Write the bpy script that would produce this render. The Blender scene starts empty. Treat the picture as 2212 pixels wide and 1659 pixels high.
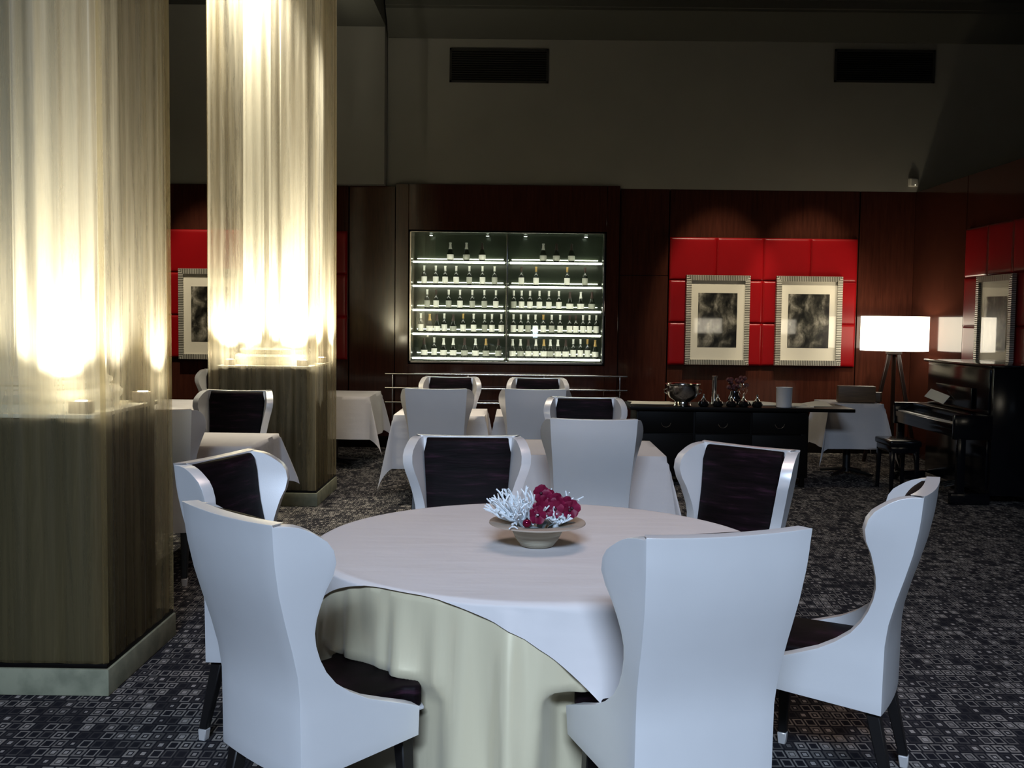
import bpy, bmesh, math, random
from mathutils import Vector, Matrix
from math import sin, cos, pi, radians, hypot, atan2, sqrt, floor

random.seed(7)
SC = bpy.context.scene
COL = SC.collection

# ------------------------------------------------------------------ camera, world, big lights, exposure
F_PX = 2250.0
cam_d = bpy.data.cameras.new('camera')
cam_d.sensor_width = 36.0
cam_d.lens = 36.0 * F_PX / 2212.0
cam_d.clip_end = 100
cam = bpy.data.objects.new('camera', cam_d)
COL.objects.link(cam)
cam.location = (0, 0, 1.6)
cam.rotation_euler = (Matrix.Rotation(14 / F_PX, 3, 'Z') @ Matrix.Rotation(pi / 2 - math.atan(140 / F_PX), 3, 'X')
                      @ Matrix.Rotation(0.0122, 3, 'Z')).to_euler()
SC.camera = cam

W = bpy.data.worlds.new('dim_room')
SC.world = W
W.use_nodes = True
W.node_tree.nodes['Background'].inputs[0].default_value = (0.55, 0.6, 0.7, 1)
W.node_tree.nodes['Background'].inputs[1].default_value = 0.006

def area_light(name, loc, target, sx, sy, power, color, spread=180):
    l = bpy.data.lights.new(name, 'AREA')
    l.shape = 'RECTANGLE'; l.size = sx; l.size_y = sy
    l.energy = power; l.color = color; l.spread = radians(spread)
    o = bpy.data.objects.new(name, l); COL.objects.link(o)
    o.location = loc
    o.rotation_euler = (Vector(target) - Vector(loc)).to_track_quat('-Z', 'Y').to_euler()
    return o

# daylight behind the camera, a small added glint light, and dimmed ceiling lights
area_light('window_daylight', (-0.3, -6.0, 6.35), (0.2, 0.3, 0.8), 3.6, 1.0, 212, (0.60, 0.76, 1.0), 58)  # unseen daylight, height made up to keep its reflection off the wood
area_light('cabinet_glint_light', (0.45, -3.6, 1.25), (0.45, 6, 1.2), 0.13, 0.30, 2.6, (0.70, 0.84, 1.0))  # unseen light added to make the blue spot in the cabinet glass
area_light('ceiling_downlight', (0.6, 4.2, 5.2), (0.6, 4.4, 0), 2.0, 2.0, 21, (1.0, 0.77, 0.68), 100)
area_light('rear_ceiling_downlight', (-0.1, 9.5, 5.2), (-0.1, 9.5, 0), 2.8, 1.6, 42, (1.0, 0.87, 0.70), 90)

def spot_light(name, loc, target, power, color, deg, blend=.6, size=.04):
    l = bpy.data.lights.new(name, 'SPOT'); l.energy = power; l.color = color
    l.spot_size = radians(deg); l.spot_blend = blend; l.shadow_soft_size = size
    o = bpy.data.objects.new(name, l); COL.objects.link(o); o.location = loc
    o.rotation_euler = (Vector(target) - Vector(loc)).to_track_quat('-Z', 'Y').to_euler()
    return o
# ceiling spots that wash the framed pictures
for px_ in (2.42, 3.52, -3.76):
    spot_light('picture_spot', (px_, 10.6, 5.25), (px_, 12.8, 1.65), 620, (1.0, .87, .64), 27)

vs = SC.view_settings
vs.view_transform = 'Standard'
vs.look = 'None'
vs.gamma = 1.0
vs.exposure = 0.0
vs.use_curve_mapping = False

# ------------------------------------------------------------------ node helpers
class NT:
    def __init__(s, name):
        s.m = bpy.data.materials.new(name); s.m.use_nodes = True
        s.t = s.m.node_tree; s.t.nodes.clear()
        s.out = s.t.nodes.new('ShaderNodeOutputMaterial')
    def n(s, ty, ins=None, **props):
        nd = s.t.nodes.new('ShaderNode' + ty)
        for k, v in props.items(): setattr(nd, k, v)
        for k, v in (ins or {}).items():
            s.set(nd.inputs[k], v)
        return nd
    def set(s, sock, v):
        if hasattr(v, 'is_output') or isinstance(v, bpy.types.NodeSocket): s.t.links.new(v, sock)
        elif isinstance(v, (tuple, list)) and sock.type == 'RGBA' and len(v) == 3: sock.default_value = (*v, 1)
        else: sock.default_value = v
    def math(s, op, a, b=0.0, c=0.0):
        nd = s.n('Math', operation=op)
        for i, v in enumerate((a, b, c)): s.set(nd.inputs[i], v)
        return nd.outputs[0]
    def mix(s, f, a, b):
        nd = s.n('Mix', data_type='RGBA')
        s.set(nd.inputs[0], f); s.set(nd.inputs[6], a); s.set(nd.inputs[7], b)
        return nd.outputs[2]
    def coord(s, scale=(1, 1, 1), what='Object'):
        tc = s.n('TexCoord'); mp = s.n('Mapping', {'Vector': tc.outputs[what], 'Scale': scale})
        return mp.outputs[0]
    def noise(s, vec, scale=5, detail=3, rough=0.5):
        return s.n('TexNoise', {'Vector': vec, 'Scale': scale, 'Detail': detail, 'Roughness': rough}).outputs[0]
    def ramp(s, f, *stops):
        nd = s.n('ValToRGB', {'Fac': f}); cr = nd.color_ramp
        while len(cr.elements) < len(stops): cr.elements.new(0.5)
        for e, (p, c) in zip(cr.elements, stops):
            e.position = p; e.color = (*c, 1) if len(c) == 3 else c
        return nd.outputs[0]
    def bump(s, h, strength=0.2, dist=0.01):
        return s.n('Bump', {'Height': h, 'Strength': strength, 'Distance': dist}).outputs[0]
    def pr(s, color=(0.8, 0.8, 0.8), rough=0.5, metal=0.0, normal=None, **kw):
        nd = s.n('BsdfPrincipled', {'Base Color': color, 'Roughness': rough, 'Metallic': metal})
        if normal is not None: s.set(nd.inputs['Normal'], normal)
        for k, v in kw.items(): s.set(nd.inputs[k.replace('_', ' ')], v)
        return nd.outputs[0]
    def schlick(s, f0=0.04):
        lw = s.n('LayerWeight', {'Blend': 0.5})
        return s.math('MULTIPLY_ADD', s.math('POWER', lw.outputs['Facing'], 5.0), 0.9, f0)
    def end(s, sh):
        s.t.links.new(sh, s.out.inputs[0]); return s.m

def simple(name, color, rough=0.5, metal=0.0, **kw):
    t = NT(name); return t.end(t.pr(color, rough, metal, **kw))

def emit(name, color, strength):
    t = NT(name); return t.end(t.n('Emission', {'Color': (*color, 1), 'Strength': strength}).outputs[0])

M = {}
def build_materials():
    # pearl leather of the chairs
    t = NT('pearl_leather'); v = t.coord()
    M['leather'] = t.end(t.pr(t.mix(t.noise(v, 6, 2), (0.78, 0.77, 0.77), (0.84, 0.83, 0.83)), 0.34, 0.34,
                              t.bump(t.noise(v, 260, 2), 0.06, 0.002), Coat_Weight=0.3, Coat_Roughness=0.16))
    # crushed aubergine velvet
    t = NT('aubergine_velvet'); v = t.coord((3, 3, 26))
    nz = t.noise(v, 1.6, 4, 0.6)
    M['velvet'] = t.end(t.pr(t.ramp(nz, (0.38, (0.002, 0.0010, 0.0014)), (0.58, (0.006, 0.0026, 0.0042)), (0.74, (0.028, 0.010, 0.019))), 0.6, 0,
                             t.bump(nz, 0.3, 0.01), Specular_IOR_Level=0.08))
    M['dark_leg'] = simple('black_stained_wood', (0.006, 0.005, 0.005), 0.4)
    M['ferrule'] = simple('pale_metal_ferrule', (0.75, 0.72, 0.7), 0.35, 0.5)
    M['piping'] = simple('silver_piping', (0.6, 0.6, 0.63), 0.35, 0.3)
    t = NT('white_linen'); v = t.coord()
    M['linen'] = t.end(t.pr(t.mix(t.noise(v, 3, 3), (0.57, 0.54, 0.53), (0.62, 0.585, 0.575)), 0.85, 0,
                            t.bump(t.math('ADD', t.noise(v, 4, 4), t.math('MULTIPLY', t.noise(t.coord((1.5, 9, 9)), 1.2, 2), 0.6)), 0.45, 0.014), Specular_IOR_Level=0.2))
    t = NT('champagne_satin'); v = t.coord()
    M['satin'] = t.end(t.pr((0.64, 0.57, 0.395), 0.33, 0.2, t.bump(t.noise(t.coord((6, 6, 1)), 2, 3), 0.18, 0.02),
                            Sheen_Weight=0.15, Specular_IOR_Level=0.5))
    # mahogany panelling
    t = NT('mahogany_panelling'); g = t.noise(t.coord((9, 9, 0.7)), 4, 5, 0.6)
    rg = t.noise(t.coord(), 2.2, 2)
    M['mahogany'] = t.end(t.pr(t.ramp(g, (0.3, (0.034, 0.0105, 0.007)), (0.7, (0.062, 0.018, 0.011))),
                               t.math('MULTIPLY_ADD', rg, 0.06, 0.07), 0, t.bump(t.noise(t.coord(), 1.3, 2), 0.08, 0.05),
                               Specular_IOR_Level=0.55))
    t = NT('dark_plaster'); v = t.coord()
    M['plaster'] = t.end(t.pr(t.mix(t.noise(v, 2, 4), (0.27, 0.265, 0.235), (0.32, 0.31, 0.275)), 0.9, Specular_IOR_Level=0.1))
    M['plaster_dark'] = simple('dark_grey_plaster', (0.10, 0.10, 0.085), 0.9, Specular_IOR_Level=0.1)  # darker plaster of the moulding, beam and front wall
    M['ceiling'] = simple('dark_ceiling_paint', (0.06, 0.06, 0.055), 0.9, Specular_IOR_Level=0.1)
    M['vent'] = simple('dark_grille_metal', (0.02, 0.02, 0.017), 0.6)
    t = NT('red_leather'); v = t.coord()
    M['red'] = t.end(t.pr(t.mix(t.noise(v, 4, 3), (0.20, 0.003, 0.005), (0.25, 0.004, 0.0065)), 0.3, 0, t.bump(t.noise(v, 120, 2), 0.05, 0.003), Specular_IOR_Level=0.25))
    # ribbed silver frames: the ribs run across each rail
    for nm, ax in (('rib_x', 0), ('rib_z', 2)):
        t = NT('silver_ribbed_frame_' + nm[-1:]); tc = t.n('TexCoord'); sp = t.n('SeparateXYZ', {0: tc.outputs['Object']})
        w = t.math('SINE', t.math('MULTIPLY', sp.outputs[ax], 2 * pi / 0.021))
        M[nm] = t.end(t.pr(t.ramp(t.math('MULTIPLY_ADD', w, 0.5, 0.5), (0.35, (0.13, 0.125, 0.10)), (0.7, (0.50, 0.48, 0.42))), 0.4, 0.35, t.bump(w, 0.4, 0.004)))
    M['mat_board'] = simple('cream_mat_board', (0.84, 0.80, 0.68), 0.8)
    t = NT('monochrome_photograph'); v = t.coord((2.2, 1, 1.5))
    d = t.n('TexNoise', {'Vector': v, 'Scale': 3.2, 'Detail': 6, 'Roughness': 0.6, 'Distortion': 0.35}).outputs[0]
    M['photo'] = t.end(t.pr(t.ramp(d, (0.40, (0.006, 0.006, 0.005)), (0.50, (0.04, 0.038, 0.03)), (0.58, (0.16, 0.15, 0.12)), (0.70, (0.5, 0.47, 0.40))), 0.35))
    t = NT('picture_glazing')
    M['glazing'] = t.end(t.n('MixShader', {0: t.schlick(), 1: t.n('BsdfTransparent').outputs[0],
                                           2: t.n('BsdfGlossy', {'Roughness': 0.03}).outputs[0]}).outputs[0])
    t = NT('cabinet_door_glass')
    M['doorglass'] = t.end(t.n('MixShader', {0: t.schlick(), 1: t.n('BsdfTransparent', {0: (0.95, 0.98, 0.95, 1)}).outputs[0],
                                             2: t.n('BsdfGlossy', {'Roughness': 0.02}).outputs[0]}).outputs[0])
    M['chrome'] = simple('polished_chrome', (0.62, 0.60, 0.57), 0.16, 1.0)
    M['cab_back'] = simple('dark_green_mirror_back', (0.05, 0.06, 0.042), 0.22, 0.35)
    M['shelf_glass'] = simple('frosted_shelf_glass', (0.55, 0.62, 0.55), 0.25, 0, Transmission_Weight=0.35)
    M['led_and_reflection'] = emit('shelf_led_and_reflection', (1.0, 0.96, 0.84), 13.0)  # front strips glow as lamps; the rear lines only imitate their reflection
    M['puck'] = emit('cabinet_spot_lens', (0.95, 1.0, 0.95), 12.0)
    M['bottle'] = simple('dark_bottle_glass', (0.012, 0.016, 0.010), 0.08, Coat_Weight=0.5)
    M['label_white'] = simple('white_wine_label', (0.85, 0.83, 0.76), 0.6)
    M['label_grey'] = simple('grey_wine_label', (0.42, 0.42, 0.36), 0.6)
    M['foil_white'] = simple('silver_foil', (0.85, 0.83, 0.78), 0.35, 0.4)
    M['foil_dark'] = simple('dark_foil', (0.05, 0.03, 0.025), 0.35, 0.3)
    M['foil_gold'] = simple('gold_foil', (0.55, 0.36, 0.13), 0.35, 0.5)
    # carpet: staggered nested rectangles
    t = NT('patterned_carpet'); sp = t.n('SeparateXYZ', {0: t.n('NewGeometry').outputs['Position']})
    cy = t.math('DIVIDE', sp.outputs[1], 0.078); row = t.math('FLOOR', cy)
    shift = t.n('TexWhiteNoise', {'W': row}, noise_dimensions='1D').outputs[0]
    cx = t.math('ADD', t.math('DIVIDE', sp.outputs[0], 0.047), t.math('MULTIPLY', shift, 0.9)); colm = t.math('FLOOR', cx)
    fx = t.math('MULTIPLY', t.math('ABSOLUTE', t.math('SUBTRACT', t.math('FRACT', cx), 0.5)), 2.0)
    fy = t.math('MULTIPLY', t.math('ABSOLUTE', t.math('SUBTRACT', t.math('FRACT', cy), 0.5)), 2.0)
    dd = t.math('MAXIMUM', fx, fy)
    cmb = t.n('CombineXYZ', {0: colm, 1: row})
    rn = t.n('TexWhiteNoise', {'Vector': cmb.outputs[0]}, noise_dimensions='2D')
    rs = t.n('SeparateColor', {0: rn.outputs['Color']})
    outer = t.math('MULTIPLY', t.math('LESS_THAN', dd, 0.84), t.math('GREATER_THAN', dd, t.math('MULTIPLY_ADD', rs.outputs[1], 0.18, 0.46)))
    inner = t.math('LESS_THAN', dd, t.math('MULTIPLY_ADD', rs.outputs[2], 0.2, 0.2))
    c1 = t.mix(outer, (0.014, 0.014, 0.018), t.ramp(rs.outputs[0], (0.2, (0.03, 0.028, 0.03)), (0.45, (0.11, 0.102, 0.096)), (0.8, (0.20, 0.185, 0.17))))
    c2 = t.mix(inner, c1, t.ramp(rs.outputs[1], (0.4, (0.28, 0.26, 0.245)), (0.6, (0.012, 0.012, 0.016))))
    pile = t.n('TexNoise', {'Vector': t.n('NewGeometry').outputs['Position'], 'Scale': 220.0, 'Detail': 2.0}).outputs[0]
    M['carpet'] = t.end(t.pr(c2, 0.95, 0, t.bump(pile, 0.5, 0.004), Specular_IOR_Level=0.05))
    # sheer bronze organza: how much it covers varies with the crumpled threads
    t = NT('sheer_bronze_organza'); v = t.coord((7, 7, 0.35))
    st = t.n('TexNoise', {'Vector': v, 'Scale': 4.0, 'Detail': 5.0, 'Roughness': 0.6, 'Distortion': 0.6}).outputs[0]
    cov = t.n('MapRange', {'Value': st, 'From Min': 0.3, 'From Max': 0.7, 'To Min': 0.16, 'To Max': 0.48}).outputs[0]
    bd = t.n('TexNoise', {'Vector': t.coord((5.0, 5.0, 0.10)), 'Scale': 3.0, 'Detail': 2.0, 'Distortion': 0.3}).outputs[0]
    cov = t.math('ADD', cov, t.n('MapRange', {'Value': bd, 'From Min': 0.35, 'From Max': 0.65, 'To Min': 0.0, 'To Max': 0.20}).outputs[0])
    dif = t.n('AddShader', {0: t.n('BsdfDiffuse', {'Color': (0.09, 0.068, 0.028, 1)}).outputs[0],
                            1: t.n('BsdfTranslucent', {'Color': (0.50, 0.46, 0.36, 1)}).outputs[0]}).outputs[0]
    dif = t.n('MixShader', {0: 0.10, 1: dif, 2: t.n('BsdfGlossy', {'Color': (0.9, 0.75, 0.6, 1), 'Roughness': 0.35}).outputs[0]}).outputs[0]
    M['sheer'] = t.end(t.n('MixShader', {0: cov, 1: t.n('BsdfTransparent', {0: (0.95, 0.93, 0.86, 1)}).outputs[0], 2: dif}).outputs[0])
    M['stone'] = simple('cream_column_plaster', (0.70, 0.67, 0.56), 0.7)
    M['pedestal'] = simple('olive_brown_pedestal', (0.035, 0.029, 0.013), 0.75)
    t = NT('worn_pale_plinth'); v = t.coord()
    M['plinth'] = t.end(t.pr(t.ramp(t.noise(v, 9, 4), (0.35, (0.16, 0.165, 0.11)), (0.6, (0.25, 0.25, 0.17))), 0.8))
    M['uplight'] = simple('taupe_uplight_housing', (0.25, 0.20, 0.15), 0.5)
    M['uplens'] = emit('uplight_lens', (1.0, 0.90, 0.68), 40.0)
    M['black_gloss'] = simple('black_lacquer', (0.003, 0.0035, 0.005), 0.14)
    M['black_wood'] = simple('ebony_wood', (0.004, 0.003, 0.0025), 0.45, Specular_IOR_Level=0.1)
    M['ivory'] = simple('ivory_keys', (0.72, 0.70, 0.62), 0.3)
    t = NT('lit_lamp_shade')
    M['shade'] = t.end(t.n('AddShader', {0: t.n('BsdfTranslucent', {0: (0.4, 0.36, 0.28, 1)}).outputs[0],
                                         1: t.n('Emission', {0: (1.0, 0.93, 0.78, 1), 1: 3.6}).outputs[0]}).outputs[0])
    M['bulb'] = emit('warm_bulb', (1.0, 0.86, 0.6), 20)
    M['lamp_wood'] = simple('dark_walnut', (0.02, 0.010, 0.006), 0.35)
    M['silver'] = simple('silver_plate', (0.72, 0.70, 0.66), 0.14, 1.0)
    M['ceramic'] = simple('white_ceramic', (0.55, 0.54, 0.54), 0.4)
    M['napkin'] = simple('cream_napkin', (0.62, 0.58, 0.47), 0.85)
    t = NT('brown_wood_box'); M['box'] = t.end(t.pr(t.ramp(t.noise(t.coord((2, 12, 12)), 3, 4), (0.3, (0.075, 0.042, 0.017)), (0.7, (0.13, 0.075, 0.033))), 0.5))
    M['paper'] = simple('white_paper', (0.7, 0.68, 0.58), 0.8)
    M['dark_jar'] = simple('dark_glass_jar', (0.006, 0.006, 0.007), 0.1)
    M['maroon'] = simple('dark_maroon_petals', (0.07, 0.012, 0.016), 0.6)
    t = NT('woven_straw'); v = t.coord((1, 1, 60)); wv = t.noise(v, 3, 3)
    M['woven'] = t.end(t.pr(t.ramp(wv, (0.35, (0.30, 0.26, 0.19)), (0.65, (0.48, 0.44, 0.34))), 0.75, 0, t.bump(wv, 0.5, 0.006)))
    M['woven_brim'] = simple('brown_woven_brim', (0.36, 0.29, 0.23), 0.75)
    M['coral'] = simple('white_coral', (0.72, 0.78, 0.82), 0.7)
    M['sage'] = simple('pale_sage_leaf', (0.42, 0.50, 0.53), 0.7)
    t = NT('magenta_petal'); M['orchid'] = t.end(t.pr(t.mix(t.noise(t.coord(), 40, 2), (0.22, 0.008, 0.045), (0.42, 0.02, 0.10)), 0.5))
    M['orchid_dark'] = simple('dark_orchid_throat', (0.035, 0.002, 0.01), 0.5)
    M['bauble'] = simple('glossy_crimson', (0.16, 0.004, 0.03), 0.08, 0.5)
    M['sensor'] = simple('white_plastic', (0.85, 0.83, 0.74), 0.45)
    M['sensor_lamp'] = emit('sensor_lamp', (1.0, 0.95, 0.7), 0.9)
build_materials()

# ------------------------------------------------------------------ mesh helpers
def sharpen(bm, ang=38):
    for f in bm.faces: f.smooth = True
    for e in bm.edges:
        if len(e.link_faces) == 2 and e.calc_face_angle(0) > radians(ang): e.smooth = False

def fin(name, bm, mat, parent=None, loc=None, rot=None, bevel=0.0, seg=2, ang=38, recalc=True):
    if recalc: bmesh.ops.recalc_face_normals(bm, faces=bm.faces)
    if bevel > 0:
        es = [e for e in bm.edges if len(e.link_faces) == 2 and e.calc_face_angle(0) > radians(30)]
        bmesh.ops.bevel(bm, geom=es, offset=bevel, segments=seg, affect='EDGES', profile=0.6, clamp_overlap=True)
    sharpen(bm, ang)
    me = bpy.data.meshes.new(name); bm.to_mesh(me); bm.free()
    for m in (mat if isinstance(mat, (list, tuple)) else [mat]): me.materials.append(m)
    o = bpy.data.objects.new(name, me); COL.objects.link(o)
    if parent: o.parent = parent
    if loc: o.location = loc
    if rot: o.rotation_euler = rot
    return o

def box(bm, x0, x1, y0, y1, z0, z1, mi=0):
    v = [bm.verts.new(p) for p in ((x0, y0, z0), (x1, y0, z0), (x1, y1, z0), (x0, y1, z0), (x0, y0, z1), (x1, y0, z1), (x1, y1, z1), (x0, y1, z1))]
    fs = [bm.faces.new([v[i] for i in q]) for q in ((3, 2, 1, 0), (4, 5, 6, 7), (0, 1, 5, 4), (1, 2, 6, 5), (2, 3, 7, 6), (3, 0, 4, 7))]
    for f in fs: f.material_index = mi
    return v

def bx(name, mat, dims, parent=None, bevel=0.0, seg=2, loc=None, rot=None):
    bm = bmesh.new(); box(bm, *dims)
    return fin(name, bm, mat, parent, loc, rot, bevel, seg)

def lathe(bm, prof, n=24, cx=0, cy=0, cap=True, mi=0):
    rings = []
    for r, z in prof:
        rings.append([bm.verts.new((cx + r * cos(2 * pi * i / n), cy + r * sin(2 * pi * i / n), z)) for i in range(n)])
    for a, b in zip(rings, rings[1:]):
        for i in range(n):
            f = bm.faces.new((a[i], a[(i + 1) % n], b[(i + 1) % n], b[i])); f.material_index = mi
    if cap:
        bm.faces.new(rings[0][::-1]).material_index = mi; bm.faces.new(rings[-1]).material_index = mi
    return rings

def tube(bm, pts, rad, n=6, cap=True):
    pts = [Vector(p) for p in pts]
    rad = rad if isinstance(rad, (list, tuple)) else [rad] * len(pts)
    rings = []
    for i, p in enumerate(pts):
        d = (pts[min(i + 1, len(pts) - 1)] - pts[max(i - 1, 0)]).normalized()
        a = d.orthogonal().normalized() if abs(d.z) > 0.95 or i == 0 and abs(d.z) > 0.95 else d.cross(Vector((0, 0, 1))).normalized()
        b = d.cross(a)
        rings.append([bm.verts.new(p + (a * cos(2 * pi * k / n) + b * sin(2 * pi * k / n)) * rad[i]) for k in range(n)])
    for r0, r1 in zip(rings, rings[1:]):
        for k in range(n): bm.faces.new((r0[k], r0[(k + 1) % n], r1[(k + 1) % n], r1[k]))
    if cap:
        bm.faces.new(rings[0][::-1]); bm.faces.new(rings[-1])

def tapered(bm, p0, p1, w0, w1):
    """square bar from p0 (half width w0) to p1 (half width w1)"""
    vs_ = []
    for p, w in ((p0, w0), (p1, w1)):
        vs_.append([bm.verts.new((p[0] + sx * w, p[1] + sy * w, p[2])) for sx, sy in ((-1, -1), (1, -1), (1, 1), (-1, 1))])
    a, b = vs_
    for i in range(4): bm.faces.new((a[i], a[(i + 1) % 4], b[(i + 1) % 4], b[i]))
    bm.faces.new(a[::-1]); bm.faces.new(b)

def grid(bm, P):
    """P: list of rows of points -> quads; returns vert rows"""
    V = [[bm.verts.new(p) for p in row] for row in P]
    for r0, r1 in zip(V, V[1:]):
        for j in range(len(r0) - 1): bm.faces.new((r0[j], r0[j + 1], r1[j + 1], r1[j]))
    return V

def lerp_tab(tab, z):
    if z <= tab[0][0]: return tab[0][1]
    for (a, va), (b, vb) in zip(tab, tab[1:]):
        if z <= b: return va + (vb - va) * (z - a) / (b - a)
    return tab[-1][1]

def thing(name, label, cat, loc=(0, 0, 0), rz=0.0, group=None, kind=None):
    o = bpy.data.objects.new(name, None); COL.objects.link(o)
    o.empty_display_size = 0.1
    o.location = loc; o.rotation_euler = (0, 0, rz)
    return tag(o, label, cat, group, kind)

def tag(o, label, cat=None, group=None, kind=None):
    o['label'] = label
    if cat: o['category'] = cat
    if group: o['group'] = group
    if kind: o['kind'] = kind
    return o

def dup(root, loc, rz, label, group=None):
    """a copy of a thing with copies of its parts and sub-parts"""
    r = root.copy(); COL.objects.link(r)
    r.location = loc; r.rotation_euler = (0, 0, rz); r['label'] = label
    if group: r['group'] = group
    for ch in list(root.children):
        c = ch.copy(); COL.objects.link(c); c.parent = r
        for g in list(ch.children):
            d = g.copy(); COL.objects.link(d); d.parent = c
    return r

def struct(o, label=None):
    o['kind'] = 'structure'
    if label: o['label'] = label
    return o

# ------------------------------------------------------------------ the setting
WY = 12.8            # plane of the panelled back wall
RX = 4.80            # right wall
def build_setting():
    struct(bx('floor', M['carpet'], (-8, 8, -9.2, 13.4, -0.1, 0)), 'dark carpet woven with small staggered grey rectangles')
    struct(bx('ceiling', M['ceiling'], (-8, 8, 3.0, 13.4, 5.36, 5.5)), 'dark flat ceiling above the crown moulding')
    # upper back wall, dark plaster
    bm = bmesh.new()
    box(bm, -8, 8, WY + 0.06, WY + 0.5, 3.2, 5.36)
    box(bm, -1.15, 8, WY, WY + 0.06, 3.2, 5.36)
    box(bm, -2.62, -1.645, WY - 0.16, WY + 0.06, 3.2, 5.36)
    struct(fin('wall_back', bm, M['plaster']), 'dim grey-olive plaster wall above the wood panelling')
    # wainscot with the opening of the wine cabinet
    cx0, cx1, cz0, cz1 = -1.36, 1.05, 1.04, 2.67
    bm = bmesh.new()
    box(bm, -8, -4.36, WY, WY + 0.5, 0, 3.2); box(bm, -4.35, -2.1, WY, WY + 0.5, 0, 3.2); box(bm, -2.09, -1.53, WY, WY + 0.5, 0, 3.2)
    box(bm, -1.52, cx0, WY - 0.05, WY + 0.5, 0, 3.225); box(bm, cx1, 1.205, WY - 0.05, WY + 0.5, 0, 3.225)
    box(bm, cx0, cx1, WY - 0.05, WY + 0.5, 0, cz0); box(bm, cx0, cx1, WY - 0.05, WY + 0.5, cz1, 3.225)
    box(bm, cx0, cx1, WY + 0.42, WY + 0.5, cz0, cz1)
    box(bm, 1.215, 1.81, WY, WY + 0.5, 0, 2.15); box(bm, 1.215, 1.81, WY, WY + 0.5, 2.155, 3.2)
    box(bm, 1.82, 4.12, WY, WY + 0.5, 0, 3.2); box(bm, 4.13, RX, WY, WY + 0.5, 0, 3.2)
    struct(fin('wall_back_panelling', bm, M['mahogany'], bevel=0.004, seg=1), 'polished dark mahogany panelling on the lower back wall')
    bm = bmesh.new()
    box(bm, RX, RX + 0.3, 8.0, 9.55, 0, 3.2); box(bm, RX, RX + 0.3, 9.56, 11.32, 0, 3.2); box(bm, RX, RX + 0.3, 11.33, WY + 0.5, 0, 3.2)
    struct(fin('wall_right', bm, M['mahogany'], bevel=0.004, seg=1), 'polished dark mahogany side wall beside the piano')
    struct(bx('wall_left', M['mahogany'], (-8.2, -8, -9.2, 13.3, 0, 5.36)))
    struct(bx('wall_front', M['plaster_dark'], (-8, 8, -9.2, -9.0, 0, 5.36)))
    # crown moulding: stepped cove
    bm = bmesh.new()
    prof = [(WY, 4.97), (WY - 0.03, 4.97), (WY - 0.05, 5.0), (WY - 0.09, 5.04), (WY - 0.16, 5.13), (WY - 0.26, 5.2), (WY - 0.30, 5.24), (WY - 0.30, 5.27), (WY - 0.34, 5.27), (WY - 0.34, 5.36), (WY, 5.36)]
    a = [bm.verts.new((-1.62, y, z)) for y, z in prof]; b = [bm.verts.new((8, y, z)) for y, z in prof]
    n = len(prof)
    for i in range(n): bm.faces.new((a[i], a[(i + 1) % n], b[(i + 1) % n], b[i]))
    bm.faces.new(a[::-1]); bm.faces.new(b)
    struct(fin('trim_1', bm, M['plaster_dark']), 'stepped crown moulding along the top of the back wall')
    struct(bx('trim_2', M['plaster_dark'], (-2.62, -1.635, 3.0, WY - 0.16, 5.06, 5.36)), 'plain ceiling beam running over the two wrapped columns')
    struct(bx('baseboard_back', M['black_wood'], (-8, RX, WY - 0.02, WY, 0, 0.14), bevel=0.004))
build_setting()

# ------------------------------------------------------------------ wing chair
CH_REC = [(0.36, 0), (0.55, .004), (.62, .014), (.70, .035), (.78, .060), (.86, .083), (.95, .101), (1.05, .112)]
CH_L = [(.36, .385), (.452, .385), (.463, .36), (.475, .325), (.49, .28), (.515, .21), (.545, .155), (.58, .112), (.62, .085), (.66, .074), (.70, .070),
        (.74, .075), (.78, .089), (.82, .108), (.86, .129), (.90, .153), (.94, .166), (.975, .161), (1.0, .145), (1.02, .118), (1.035, .094), (1.045, .066), (1.05, .034)]
CH_W = [(.36, .210), (.55, .210), (.75, .220), (.95, .236), (1.05, .242)]
CH_S = [(.36, 6), (.6, 9), (.8, 15), (.95, 20), (1.05, 20)]
TOPREC = .112
def zlow(z, f):
    """the lower edge of the shell rises towards the seat front"""
    zb = .312 + .05 * f
    return z if z >= .45 else zb + (z - .36) / (.45 - .36) * (.45 - zb)
def ch_y(z): return TOPREC - lerp_tab(CH_REC, z)

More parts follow.
